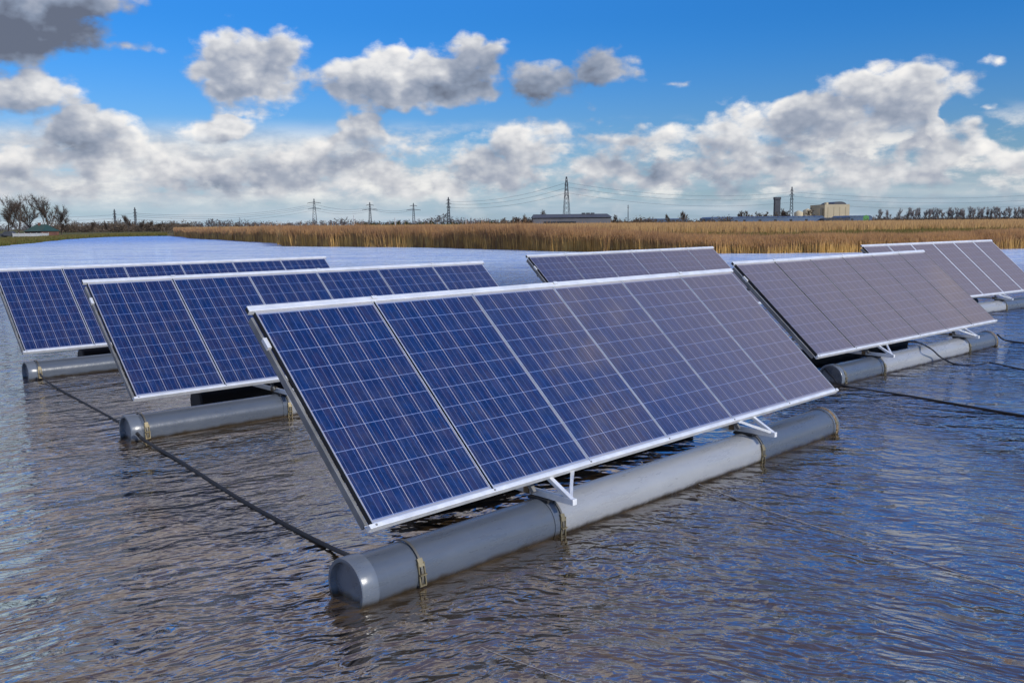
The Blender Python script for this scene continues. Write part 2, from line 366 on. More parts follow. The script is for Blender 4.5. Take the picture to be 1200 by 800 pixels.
# ------------------------------------------------------------------ water
def water_mat():
    m, nt, b = new_mat('murky_pond_water')
    tc = nt.add('ShaderNodeTexCoord').outputs['Object']
    wx, wy, wz = nt.sep(tc)[:3]       # crests bend gently, as wind ripples do round the floats
    bent = nt.comb(wx, nt.math('MULTIPLY_ADD', nt.math('SQRT', nt.math('MULTIPLY_ADD', wx, wx, 3.0)), .42, wy), wz)
    rot = nt.add('ShaderNodeVectorRotate', rotation_type='Z_AXIS'); nt.link(bent, rot.inputs[0]); rot.inputs['Angle'].default_value = math.radians(6)
    rot2 = nt.add('ShaderNodeVectorRotate', rotation_type='Z_AXIS'); nt.link(bent, rot2.inputs[0]); rot2.inputs['Angle'].default_value = math.radians(-20)
    warp = nt.vmath('SCALE', nt.noise(tc, .9, 3, .5, out=1), scale=.5)
    a = nt.vmath('MULTIPLY', nt.vmath('ADD', rot.outputs[0], warp), (.45, 1, 1))
    c = nt.vmath('MULTIPLY', nt.vmath('ADD', rot2.outputs[0], warp), (.50, 1, 1))
    n1 = nt.noise(a, 12.5, 1.3, .5, .3)
    n2 = nt.noise(c, 20.0, 1.0, .5, .3)
    n3 = nt.noise(nt.vmath('MULTIPLY', rot.outputs[0], (.5, 1, 1)), 1.9, 2, .5)
    n4 = nt.noise(a, 26.0, 2, .5)
    def ridg(n): return nt.math('SUBTRACT', 1.0, nt.math('ABSOLUTE', nt.math('MULTIPLY_ADD', n, 2.0, -1.0)))
    gust = nt.smooth(nt.noise(nt.vmath('MULTIPLY', tc, (.5, 1, 1)), .28, 3, .5), .30, .70, .40, 1.25)
    h = nt.math('MULTIPLY', n1, .044)
    h = nt.math('MULTIPLY_ADD', n2, .018, h)
    h = nt.math('MULTIPLY_ADD', n4, .0012, h)
    dist = nt.vmath('LENGTH', tc)
    calm = nt.smooth(dist, 9, 40, 1.0, .8)   # seen from afar only the broad swell reads
    lee = None                        # the floats damp the ripples along their sides
    for (ax, ay, yw) in ((-.8405, 5.2433, .77684), (-4.0005, 9.4701, .7392), (-7.3029, 13.4334, .7471), (4.1016, 11.9318, .72636)):
        rel = nt.vmath('SUBTRACT', tc, (ax, ay, 0))
        u_ = nt.vmath('DOT_PRODUCT', rel, (math.cos(yw), math.sin(yw), 0)); v_ = nt.vmath('DOT_PRODUCT', rel, (math.sin(yw), -math.cos(yw), 0))
        k_ = nt.math('MULTIPLY', nt.smooth(v_, .05, .75, 1.0, 0.0), nt.smooth(v_, -1.5, -1.2))
        k_ = nt.math('MULTIPLY', k_, nt.math('MULTIPLY', nt.smooth(u_, -.5, .0), nt.smooth(u_, 6.0, 6.5, 1.0, 0.0)))
        lee = k_ if lee is None else nt.math('MAXIMUM', lee, k_)
    gust = nt.math('MULTIPLY', gust, nt.math('MULTIPLY_ADD', lee, -.62, 1.0))
    h = nt.math('MULTIPLY', nt.math('MULTIPLY', h, gust), calm)
    h = nt.math('MULTIPLY_ADD', nt.math('MULTIPLY', n3, calm), .035, h)
    n5 = nt.noise(nt.vmath('MULTIPLY', rot2.outputs[0], (.6, 1, 1)), 2.6, 2, .55)
    h = nt.math('MULTIPLY_ADD', nt.math('MULTIPLY', n5, nt.smooth(dist, 10, 35, .40, 1.0)), .26, h)
    bp = nt.add('ShaderNodeBump'); bp.inputs['Strength'].default_value = 1.0; bp.inputs['Distance'].default_value = 1.0
    nt.link(h, bp.inputs['Height']); nt.link(bp.outputs[0], b.inputs['Normal'])
    bn = nt.noise(tc, .35, 4, .6)
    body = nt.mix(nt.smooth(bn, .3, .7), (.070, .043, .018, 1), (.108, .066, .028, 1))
    body = nt.mix(nt.smooth(dist, 10, 28, 0, .8), body, (.07, .15, .34, 1))  # sky reflection put into the body colour, bluer with distance
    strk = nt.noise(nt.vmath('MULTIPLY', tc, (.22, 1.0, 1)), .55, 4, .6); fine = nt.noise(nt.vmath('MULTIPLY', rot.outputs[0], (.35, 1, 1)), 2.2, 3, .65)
    wind_sheen = nt.math('ADD', nt.math('MULTIPLY', strk, .5), nt.math('MULTIPLY', fine, .5))     # ruffled streaks of sky sheen, put into the body colour
    body = nt.mix(nt.smooth(dist, 24, 60, 0, 1), body, nt.mix(nt.smooth(wind_sheen, .40, .60), (.46, .60, .90, 1), (.84, .95, 1.0, 1)))
    body = nt.mix(nt.smooth(dist, 110, 190, 0, .9), body, (.20, .44, .95, 1))  # farthest water: deeper blue of the reflected sky, also in the colour
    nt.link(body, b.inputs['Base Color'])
    b.inputs['Roughness'].default_value = .6; b.inputs['Specular IOR Level'].default_value = 0.0
    lw = nt.add('ShaderNodeLayerWeight'); lw.inputs['Blend'].default_value = .5; nt.link(bp.outputs[0], lw.inputs['Normal'])
    fr = nt.math('MULTIPLY_ADD', nt.math('POWER', lw.outputs['Facing'], 2.1), 1.0, .10, clamp=True)
    ff = nt.math('MULTIPLY_ADD', fr, .5, .10); fr = nt.sep(nt.mix(nt.smooth(dist, 22, 60), nt.comb(fr, fr, fr), nt.comb(ff, ff, ff)))[0]
    gl = nt.add('ShaderNodeBsdfGlossy'); gl.inputs['Roughness'].default_value = .03; nt.link(bp.outputs[0], gl.inputs['Normal'])
    mx = nt.add('ShaderNodeMixShader'); nt.link(fr, mx.inputs[0]); nt.link(b.outputs[0], mx.inputs[1]); nt.link(gl.outputs[0], mx.inputs[2])
    nt.link(mx.outputs[0], nt.n['Material Output'].inputs[0])
    return m
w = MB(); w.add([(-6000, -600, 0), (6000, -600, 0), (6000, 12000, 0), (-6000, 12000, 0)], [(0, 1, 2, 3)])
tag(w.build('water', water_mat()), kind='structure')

# ------------------------------------------------------------------ floating solar arrays
ZW = .11; ZB = .33; TILT = .72568; LS = 1.8433; WID = 6.02
RP, ZP = .175, .08; DP = -.045 + math.sqrt(RP*RP-ZP*ZP)

def arc_strap(mb, u, wd, r, th0, th1, n=24, t=.004):
    vs = []; fs = []
    for i in range(n+1):
        th = th0+(th1-th0)*i/n
        for rr in (r, r+t):
            for uu in (u-wd/2, u+wd/2): vs.append((uu, DP+rr*math.cos(th), ZP+rr*math.sin(th)))
    for i in range(n):
        k = i*4; fs += [(k+2, k+3, k+7, k+6), (k, k+4, k+5, k+1), (k, k+2, k+6, k+4), (k+1, k+5, k+7, k+3)]
    mb.add(vs, fs)
def buckle(u, th, parent):          # over-centre latch on the water side of the pipe
    mb = MB(); c, s = math.cos(th), math.sin(th)
    def q(du, dt, dn):
        t2 = th+dt/RP; return Vector((u+du, DP+(RP+dn)*math.cos(t2), ZP+(RP+dn)*math.sin(t2)))
    for x in (-.022, .022): mb.bar(q(x, -.06, .014), q(x, .075, .024), .008, .014, (0, c, s))
    mb.bar(q(0, -.085, .012), q(0, -.035, .014), .040, .010, (0, c, s))
    mb.bar(q(-.026, .075, .022), q(.026, .075, .022), .012, .012)
    mb.bar(q(-.026, .012, .018), q(.026, .012, .018), .016, .010)
    return mb.build('buckle', brass, parent)

def pipe_seg(mb, u0, u1, r, n=40, u_in0=None):
    mb.tube([(u0, DP, ZP), (u1, DP, ZP)], r, n, cap=False)
def pontoon(root, u0, u1, b1, b2, left_strap, mid_light=True):
    mb = MB(); pipe_seg(mb, u0+.10, b1-.0, RP); front = mb.build('pontoon', pipe_dark, root)
    mb = MB(); pipe_seg(mb, b1, b2, RP-.002 if mid_light else RP); mb.build('pale_section' if mid_light else 'pipe_section', pipe_light if mid_light else pipe_dark, front)
    mb = MB(); pipe_seg(mb, b2, u1-.10, RP); mb.build('pipe_section', pipe_dark, front)
    for e, sg in ((u0, 1), (u1, -1)):    # end caps: collar, rim and recessed disc
        n = 40; prof = [(.125, RP+.001), (.120, RP+.011), (.010, RP+.012), (0, RP+.006), (0, RP-.014), (.040, RP-.020), (.045, 0.0)]
        vs = []; fs = []
        for du, r in prof:
            vs += [(e+sg*du, DP+r*math.cos(2*PI*k/n), ZP+r*math.sin(2*PI*k/n)) for k in range(n)]
        for i in range(len(prof)-1):
            for k in range(n):
                a = i*n+k; b_ = i*n+(k+1) % n; f = (a, b_, b_+n, a+n); fs.append(f if sg > 0 else f[::-1])
        mb = MB(); mb.add(vs, fs, True); o = mb.build('end_cap', cap_m, front)
        o.modifiers.new('es', 'EDGE_SPLIT').split_angle = math.radians(35)
    # weld rings
    for u in (b1-.02, b2+.02):
        mb = MB(); arc_strap(mb, u-.035*(1 if u < 3 else -1), .05, RP+.0015, 0, 2*PI, 40, .004); mb.build('collar', pipe_dark, front)
    # straps
    st = [left_strap, b1, b2, u1-.07]
    for i, u in enumerate(st):
        if u is None: continue
        mb = MB(); arc_strap(mb, u, .018 if i < 3 else .05, RP+(.010 if i in (0, 3) else .008), -.2, PI+.35, 30, .004)
        s_ = mb.build('strap', rust if i == 3 else strap_m, front)
        buckle(u, PI-.12 if i == 0 else PI+.02, s_)
    return front

def array(name_i, X, Y, yaw, dt, dz, pu, bu, strap_u, label, frame_style='alu', mid_light=True):
    root = empty('floating_solar_array', (X, Y, 0), yaw)
    tag(root, label, 'solar array', 'floating solar arrays moored on the pond')
    ti = TILT+dt; H = ZB+ZW+dz; ct, st = math.cos(ti), math.sin(ti)
    def T(u, s, n): return Vector((u, s*ct-n*st, H+s*st+n*ct))
    U, S, N = Vector((1, 0, 0)), Vector((0, ct, st)), Vector((0, -st, ct))
    pitch = WID/6; gap = .010
    lip_m = {'alu': alu, 'dark': alu_grey, 'white': alu_white}[frame_style]
    lip = {'alu': .0042, 'dark': .003, 'white': .017}[frame_style]
    jr = random.Random(name_i)
    for i in range(6):
        g = gap*(1.5 if i == 0 else .6 if frame_style != 'white' else .2)
        a = i*pitch+gap*.4; b = (i+1)*pitch-g; s0, s1 = .022, LS-.035
        tw = jr.uniform(-.0015, .0015)
        mb = MB(); o = T(a, s0, -.036+tw); mb.box(o, U*(b-a), S*(s1-s0), N*.034)
        inv = lambda co: (co.x, (co.y*ct+(co.z-H)*st))
        mgu, mgs = .009, .018
        def uvf(co, a=a, b=b, s0=s0, s1=s1):
            x, s = inv(co)
            return ((x-a-mgu)/(b-a-2*mgu)*6, (s-s0-mgs-.012)/(s1-s0-2*mgs-.03)*10)
        mb.uv = uvf
        p = mb.build('solar_panel', panel_m, root)
        fr = MB()
        for (x0, x1, t0, t1) in ((a-.001, a+lip*(.3 if i == 0 else 1), s0, s1), (b-lip, b+.001, s0, s1), (a+lip, b-lip, s0, s0+.01), (a+lip, b-lip, s1-.01, s1)):
            fr.box(T(x0, t0, -.003+tw), U*(x1-x0), S*(t1-t0), N*.0055)
        fr.build('frame', lip_m, p)
        sk = MB()
        for x0 in (a-.0035, b+.0005): sk.box(T(x0, s0, -.040+tw), U*.003, S*(s1-s0), N*.038)
        sk.build('frame_side', dark_gap, p)  # near-black strip along each panel side
    # rails along top and bottom
    mb = MB(); mb.box(T(-.045, LS-.048, -.028), U*(WID+.09), S*.050, N*.042); mb.build('top_rail', alu_white, root, .004)
    mb = MB(); mb.box(T(-.03, -.004, -.046), U*(WID+.07), S*.030, N*.052)
    mb.box(T(-.03, .026, -.046), U*(WID+.07), S*.02, N*.006); mb.build('bottom_rail', alu_white, root, .003)
    for u in (-.044, WID+.044):
        mb = MB(); mb.box(T(u-.004, LS-.044, -.020), U*.008, S*.040, N*.028); mb.build('rail_end_plug', dark_gap, root)
    for k, u in enumerate((pitch*.985, pitch*3.02, pitch*5.0)):
        mb = MB(); mb.box(T(u, LS-.030, .0145), U*.05, S*.028, N*.010); mb.build('rail_clip', alu_white, root, .002)
    for u in (.02, pitch, 2*pitch, 3*pitch, 4*pitch, 5*pitch, WID-.02):
        b0 = T(u, .011, .006); mb = MB(); mb.tube([b0, b0+N*.006], .007, 6); mb.build('bolt', alu_grey, root)
    # end beams and inner tilted beams
    for u in (-.030, bu[0]-.02, bu[1]-.02, WID-.01):
        mb = MB(); mb.box(T(u+.006, .05, -.095), U*.020, S*(LS-.11), N*.055); mb.build('tilted_beam', alu_grey, root, .002)
    for s_ in (.42, 1.40):
        mb = MB(); mb.box(T(.02, s_, -.142), U*(WID-.04), S*.04, N*.034); mb.build('purlin', alu_grey, root)
    mb = MB(); mb.box(T(-.034, LS-.36, -.048), U*.03, S*.09, N*.03); mb.build('end_clamp', alu_white, root)
    zb = ZP+RP+.012
    for j, u in enumerate(bu):
        sg = 1 if j == 0 else -1
        br = MB(); br.box((u-.022, -.21, zb), (.044, 0, 0), (0, 1.62, 0), (0, 0, .045))
        base = br.build('base_beam', alu_white, root, .003)
        mb = MB(); mb.bar((u, -.185, zb+.03), T(u, .01, -.05), .038, .03); mb.build('front_strut', alu_white, base, .003)
        mb = MB(); mb.bar((u+.006*sg, -.17, zb+.04), T(u+.26*sg, .02, -.05), .022, .022); mb.build('brace', alu_white, base)
        mb = MB(); mb.bar((u+.012*sg, -.15, zb+.04), T(u+.38*sg, .12, -.06), .022, .022); mb.build('brace', alu, base)
        yp = 1.22; sp = yp/ct
        mb = MB(); mb.bar((u+.045, yp, zb), T(u+.045, sp, -.07), .04); mb.build('rear_post', alu_grey, base)
        mb = MB(); mb.bar((u-.045, .15, zb+.03), T(u-.045, .95, -.09), .03); mb.build('brace', alu_grey, base)
        mb = MB(); mb.box((u-.035, .22, zb+.004), (.07, 0, 0), (0, .05, 0), (0, 0, .05)); mb.build('bracket_clamp', rust, base)
        mb = MB(); mb.box((u-.05, DP-.10, ZP+RP-.012), (.10, 0, 0), (0, .20, 0), (0, 0, .022)); mb.build('saddle', dark_gap, base)
    pontoon(root, pu[0], pu[1], bu[0]+.03, bu[1]+.03, strap_u, mid_light)
    # rear float, black pipe lying under the high edge
    mb = MB(); yr = 1.24
    mb.tube([(1.15, yr, .07), (1.17, yr, .07), (4.95, yr, .07), (4.97, yr, .07)], [RP-.02, RP, RP, RP-.02], 32); o = mb.build('rear_float', dark_gap, root)
    o.modifiers.new('es', 'EDGE_SPLIT').split_angle = math.radians(35)
    # cable looped below the panels
    mb = MB(); pts = []
    for k in range(61):
        u = .25+k*(WID-.5)/60; pts.append(T(u, .30+.02*math.sin(u*2.1), -.11-.05*abs(math.sin(u*PI/pitch))-.01*math.sin(u*7)))
    mb.tube(pts, .008, 6); mb.build('cable', rope_m, root)
    return root, T
arrs = {}
arrs['A'] = array(1, -.8405, 5.2433, .77684, .0203, .0105, (-.15, 5.97), (1.58, 4.38), .30, 'nearest floating solar array, six large dark blue panels over a grey pontoon with pale middle')
arrs['B'] = array(2, -4.0005, 9.4701, .7392, -.0157, .0107, (-.11, 5.95), (1.72, 4.5), .06, 'second floating solar array from the left, blue panels half hidden behind the nearest array', mid_light=True)
arrs['C'] = array(3, -7.3029, 13.4334, .7471, -.0138, -.0196, (.0, 6.0), (1.7, 4.5), .16, 'leftmost floating solar array, its blue panels running off the left edge')
arrs['D'] = array(4, 1.2642, 15.8891, .7648, 0, -.0004, (-.1, 5.97), (1.65, 4.45), .3, 'middle far solar array, only its upper dark blue panels showing over the nearest array')
arrs['E'] = array(5, 4.1016, 11.9318, .72636, -.0009, .005, (.5, 5.98), (1.72, 4.74), .60, 'greyish solar array with dark seams right of the nearest array, cable hanging over its pontoon', 'dark')
arrs['F'] = array(6, 8.8359, 19.6505, .6396, .0101, -.0061, (-.1, 5.8), (1.2, 4.02), .3, 'far right solar array with wide white seams between its panels', 'white')

# ------------------------------------------------------------------ ropes and cables
def smooth_path(pts, n=10):
    pts = [Vector(p) for p in pts]; out = []
    for i in range(len(pts)-1):
        p0 = pts[max(i-1, 0)]; p1 = pts[i]; p2 = pts[i+1]; p3 = pts[min(i+2, len(pts)-1)]
        for k in range(n):
            t = k/n; out.append(.5*((2*p1)+(p2-p0)*t+(2*p0-5*p1+4*p2-p3)*t*t+(3*p1-p0-3*p2+p3)*t**3))
    out.append(pts[-1]); return out
def rope(name, pts, r, mat, label, cat, wob=0.0):
    p = smooth_path(pts)
    if wob: p = [q+Vector((math.sin(i*.9)*wob, math.cos(i*1.3)*wob, 0)) if 0 < i < len(p)-1 else q for i, q in enumerate(p)]
    mb = MB(); mb.tube(p, r, 8); return tag(mb.build(name, mat), label, cat)
z = on_z
rope('mooring_rope', [z(47, 438, .10), z(58, 449, .03), z(95, 470, .006), z(137, 493, .006), z(152, 503, .02)], .013, rope_m, 'dark mooring rope on the water between the two left arrays', 'rope')
rope('mooring_rope', [z(160, 507, .12), z(170, 516, .04), z(210, 540, .008), z(280, 584, .006), z(345, 620, .008), z(385, 640, .02), z(412, 652, .08)], .017, rope_m, 'thick black mooring rope running over the water to the nearest pontoon end', 'rope')
rope('mooring_rope', [z(966, 432, .20), z(976, 442, .1), z(990, 452, .01), z(1060, 463, .006), z(1130, 475, .01), z(1200, 487, .012), z(1300, 503, .012)], .014, hose_m, 'black mooring rope leaving the grey right array across the open water', 'rope')
rope('cable', [z(1036, 402, .34), z(1070, 400, .29), z(1090, 408, .27), z(1102, 418, .10), z(1118, 426, .008), z(1140, 428, .006), z(1160, 425, .006), z(1185, 430, .006), z(1215, 436, .006), z(1300, 452, .006)], .012, hose_m, 'curved black cable hanging over the pale middle of the right pontoon into water', 'cable')
rope('mooring_rope', [z(1169, 392, .16), z(1180, 399, .03), z(1215, 404, .006), z(1300, 418, .006)], .016, hose_m, 'short black rope tied to the right end of the right pontoon', 'rope')
rope('string', [z(752, 541, .26), z(760, 548, .13), z(800, 560, .012), z(900, 598, .006), z(1060, 650, .006), z(1220, 704, .006)], .0034, string_m, 'thin pale string over the pale pipe and out across the water', 'string')
rope('string', [z(552, 753, -.004), z(600, 772, .004), z(720, 815, .003)], .0018, string_m, 'faint thin string on the water below the nearest pontoon end', 'string')

# ------------------------------------------------------------------ land
def shore(pts): return [on_z(*p) for p in pts]
left_px = [(-420, 312), (-160, 297), (0, 288.5), (40, 285), (80, 280.5), (120, 278), (160, 277), (196, 276.6)]
right_px = [(206, 277.2), (235, 280), (262, 281.2), (288, 283), (328, 285.5), (333, 288.5), (400, 289.3), (500, 290), (560, 291.8), (640, 294.3), (700, 295.5), (760, 296.5), (830, 297.2), (900, 297), (980, 296.2), (1060, 295), (1130, 293), (1200, 291.5), (1400, 287)]
LS_, RS_ = shore(left_px), shore(right_px)
def jitter(pts, n=8, a=.012):
    out = []
    for i in range(len(pts)-1):
        for k in range(n):
            p = pts[i].lerp(pts[i+1], k/n); d = p.length
            out.append(p + Vector((R_.uniform(-1, 1), R_.uniform(-1, 1), 0))*d*a*(.3 if k == 0 else .6))
    out.append(pts[-1]); return out
LSj, RSj = jitter(LS_, 5, .006), jitter(RS_, 6, .006)
outline = [Vector((-3500, LS_[0].y, 0))] + LSj + RSj + [Vector((3500, RS_[-1].y+100, 0)), Vector((5200, 11500, 0)), Vector((-5200, 11500, 0))]
LZ = .30
mb = MB(); n = len(outline)
inner = [p.copy() for p in outline]
cen = []
for i, p in enumerate(outline):
    a, b_ = outline[i-1], outline[(i+1) % n]; t = (b_-a).normalized(); nrm = Vector((-t.y, t.x, 0))
    q = p + nrm*(-1)*0.0
    inner[i] = p + (nrm*(.9 if i not in (0, n-1, n-2, n-3) else 0))
me = bpy.data.meshes.new('ground'); bm = bmesh.new()
lo = [bm.verts.new((p.x, p.y, -.15)) for p in outline]
hi = [bm.verts.new((p.x, p.y, LZ)) for p in inner]
for i in range(n):
    j = (i+1) % n; bm.faces.new((lo[i], lo[j], hi[j], hi[i]))
from mathutils.geometry import delaunay_2d_cdt
dv, de, df, _o, _e, _f = delaunay_2d_cdt([Vector((p.x, p.y)) for p in inner], [(i, (i+1) % n) for i in range(n)], [], 0, 1e-6)
def inside(x, y):
    c = False
    for i in range(n):
        a, b_ = inner[i], inner[(i+1) % n]
        if (a.y > y) != (b_.y > y) and x < (b_.x-a.x)*(y-a.y)/(b_.y-a.y)+a.x: c = not c
    return c
tv = [bm.verts.new((p.x, p.y, LZ)) for p in dv]
for f in df:
    cx = sum(dv[k].x for k in f)/len(f); cy = sum(dv[k].y for k in f)/len(f)
    if inside(cx, cy): bm.faces.new([tv[k] for k in f])
bmesh.ops.remove_doubles(bm, verts=bm.verts, dist=1e-5)
bmesh.ops.recalc_face_normals(bm, faces=bm.faces)
bm.to_mesh(me); bm.free()
def ground_mat():
    m, nt, b = new_mat('meadow')
    tc = nt.add('ShaderNodeTexCoord').outputs['Object']; x, y, zz = nt.sep(tc)[:3]
    n = nt.noise(tc, .05, 8, .65); n2 = nt.noise(tc, .6, 6, .7)
    g = nt.mix(nt.smooth(n2, .3, .7), (.060, .070, .018, 1), (.12, .105, .035, 1))
    r = nt.mix(nt.smooth(n2, .3, .7), (.13, .085, .038, 1), (.22, .16, .08, 1))
    left = nt.smooth(nt.math('MULTIPLY_ADD', y, .31, x), -22.0, -12.0, 1.0, 0.0)      # west of the creek: grass
    f = nt.math('MULTIPLY_ADD', left, .8, nt.smooth(n, .52, .62, 0, .8), clamp=True)
    nt.link(nt.mix(f, r, g), b.inputs['Base Color']); b.inputs['Roughness'].default_value = .95; b.inputs['Specular IOR Level'].default_value = .1
    return m
me.materials.append(ground_mat())
go = bpy.data.objects.new('ground', me); col.objects.link(go); tag(go, kind='structure')

# blades: one mesh of many thin leaning triangles
def blades(name, X, Y, Z, H, Wd, mat, lean=.18, colr=None, tri=True):
    n = len(X); ang = rng.uniform(0, PI, n); wx = np.cos(ang)*Wd/2; wy = np.sin(ang)*Wd/2*.4
    # face the blade roughly across the line of sight so it keeps its width
    lx = rng.normal(0, lean, n)*H; ly = rng.normal(0, lean, n)*H
    v = np.zeros((n, 5, 3))
    wx = np.abs(wx)*.6+Wd*.25
    v[:, 0] = np.stack([X-wx, Y-wy, Z], 1); v[:, 1] = np.stack([X+wx, Y+wy, Z], 1)
    mx, my = X+lx*.35, Y+ly*.35
    v[:, 2] = np.stack([mx+wx, my+wy, Z+H*.62], 1); v[:, 3] = np.stack([mx-wx, my-wy, Z+H*.62], 1)
    v[:, 4] = np.stack([X+lx, Y+ly, Z+H], 1)
    base = (np.arange(n)*5)[:, None]
    q = base+np.array([0, 1, 2, 3]); t = base+np.array([3, 2, 4])
    loops = np.concatenate([np.concatenate([q, t], 1).ravel()])
    ls = np.empty(2*n, int); ls[0::2] = np.arange(n)*7; ls[1::2] = np.arange(n)*7+4
    lt = np.empty(2*n, int); lt[0::2] = 4; lt[1::2] = 3
    me = bpy.data.meshes.new(name); me.vertices.add(5*n); me.loops.add(7*n); me.polygons.add(2*n)
    me.vertices.foreach_set('co', v.ravel()); me.loops.foreach_set('vertex_index', loops)
    me.polygons.foreach_set('loop_start', ls); me.polygons.foreach_set('loop_total', lt)
    me.update(); me.validate()
    ca = me.attributes.new('tint', 'FLOAT_COLOR', 'POINT')
    tint = np.ones((n, 5, 4)); r = colr if colr is not None else rng.random((n, 1))
    tint[:, :, 0] = r[:, :1]; tint[:, :, 1] = np.array([0, 0, .62, .62, 1.0])[None]; tint[:, :, 2] = rng.random((n, 1))
    ca.data.foreach_set('color', tint.ravel())
    me.materials.append(mat)
    o = bpy.data.objects.new(name, me); col.objects.link(o); return o
def blade_mat(name, c_lo, c_hi, c_top, c_alt):
    m, nt, b = new_mat(name)
    at = nt.add('ShaderNodeAttribute', attribute_name='tint'); r, g, bl = nt.sep(at.outputs['Vector'])[:3]
    tc = nt.add('ShaderNodeTexCoord').outputs['Object']
    patch = nt.noise(nt.vmath('MULTIPLY', tc, (1, .8, 1)), .45, 5, .65)
    c = nt.mix(r, rgba(c_lo), rgba(c_hi))
    c = nt.mix(nt.smooth(g, .35, 1.0), c, rgba(c_top))
    c = nt.mix(nt.smooth(nt.math('MULTIPLY_ADD', bl, .3, patch), .55, .85, 0, .8), c, rgba(c_alt))
    nt.link(c, b.inputs['Base Color']); b.inputs['Roughness'].default_value = .8; b.inputs['Specular IOR Level'].default_value = .15
    tl = nt.add('ShaderNodeBsdfTranslucent'); nt.link(c, tl.inputs[0]); mx = nt.add('ShaderNodeMixShader'); mx.inputs[0].default_value = .42
    nt.link(b.outputs[0], mx.inputs[1]); nt.link(tl.outputs[0], mx.inputs[2]); nt.link(mx.outputs[0], nt.n['Material Output'].inputs[0])
    return m
reed_m = blade_mat('dry_reed', (.48, .28, .085), (.86, .55, .18), (.42, .235, .115), (.22, .12, .07))
reed_far_m = blade_mat('far_reed', (.32, .18, .06), (.66, .43, .17), (.55, .34, .15), (.30, .17, .09))
sedge_m = blade_mat('green_sedge', (.045, .060, .010), (.12, .13, .03), (.20, .16, .05), (.13, .09, .03))
turf_m = blade_mat('bank_grass', (.06, .075, .015), (.15, .15, .035), (.20, .17, .06), (.17, .12, .04))

def strip(pts, n, depth, dpow=1.0, off=0.0):
    # spread over bearings as seen from the pond, so the far bank is as full as the near one
    be = np.array([p.x/p.y for p in pts]); Ys = np.array([p.y for p in pts]); o_ = np.argsort(be)
    b = rng.uniform(be.min(), be.max(), n); b = np.clip(b, -.75, .75)
    d = off+depth*rng.random(n)**dpow
    Y = np.interp(b, be[o_], Ys[o_])*(1+.0)+d
    return b*Y, Y, d, None
def clump(x, y, s=.8):
    o = np.zeros_like(x); a = 1.0
    for q in range(5):
        th = q*1.7+.4; u = (x*math.cos(th)+y*math.sin(th))*s; v = (-x*math.sin(th)+y*math.cos(th))*s*.8
        o += a*np.sin(u+1.7*np.sin(v*.63+q))*np.cos(v*1.1+1.3*np.sin(u*.41)); a *= .75; s *= 2.03
    return o*.5
# which shore segments are tall reed (left of the middle) or low (right)
def hgt_front(x, y):
    pxv = 600+F*x/y
    return np.interp(pxv, [200, 260, 340, 560, 700, 800, 1000, 1200], [1.5, 1.6, 1.9, 1.8, 1.6, 1.0, .90, 1.05])
x, y, d, k = strip(RSj, 80000, 7.0, 1.5)
h = hgt_front(x, y)*(.78+.34*rng.random(len(x)))*(1+.20*clump(x, y, .35))
tall = rng.random(len(x)) < .04; h = np.where(tall, h*1.22, h)
wd = np.hypot(x, y)/1058*(.40+.35*rng.random(len(x)))
tag(blades('reed_bed', x, y, np.minimum(.3, -.05+d*.4)*1.0, h, wd, reed_m, .10), kind='stuff')
x, y, d, k = strip(RSj, 75000, 260.0, 1.6, 16.0)
pxv = 600+F*x/y; ok = (pxv < 730+R_.random()*20) | (d > 52+8*np.sin(x*.15)); x, y, d = x[ok], y[ok], d[ok]
dd = np.hypot(x, y); h = (1.35+.5*rng.random(len(x)))*(1+.14*clump(x, y, .25)); pxv = 600+F*x/y
h = h*np.interp(pxv, [200, 700, 1200], [1.12, 1.06, .93])
h = np.minimum(h, 2.1)
wd = dd/1058*(.6+.6*rng.random(len(x)))
tag(blades('reed_field', x, y, np.full(len(x), LZ), h, wd, reed_far_m, .10), kind='stuff')
x, y, d, k = strip(RSj, 52000, 56.0, 1.0, 4.0)
dd = np.hypot(x, y); h = (.35+.35*rng.random(len(x)))*(1+.3*clump(x, y, .5))
pxv = 600+F*x/y; h = h*np.interp(pxv, [200, 650, 800, 1200], [1.1, 1.1, 1.0, 1.25])
tag(blades('sedge', x, y, np.full(len(x), LZ), h, dd/1058*(.6+.6*rng.random(len(x))), sedge_m, .2), kind='stuff')
x, y, d, k = strip(LSj, 30000, 60.0, 1.7)
dd = np.hypot(x, y); h = (.18+.25*rng.random(len(x)))*np.where(d < 3, 1.5, 1.0)
tag(blades('bank_grass', x, y, np.minimum(LZ, d*.35-.05), h, dd/1058*(.6+.6*rng.random(len(x))), turf_m, .25), kind='stuff')

# ------------------------------------------------------------------ trees
bark = basic('bare_bark', (.085, .066, .052), .9, 0, .3, .8, spec=.1)
twig = basic('bare_twigs', (.085, .064, .050), .9, 0, .35, .5, spec=.1)
bush_m = basic('winter_scrub', (.105, .080, .058), .95, 0, .5, .25, spec=.05)
ever_m = basic('dark_evergreen', (.030, .040, .018), .95, 0, .5, .25, spec=.05)
hazed_twig = basic('hazed_bare_twigs', (.20, .18, .175), .9, 0, .25, .5, spec=.05)  # twigs paled by distance haze put into their colour
haze_wood = basic('distant_wood_twigs', (.13, .12, .12), .95, 0, .3, .05, spec=.05)  # aerial haze of the far woods put into the colour

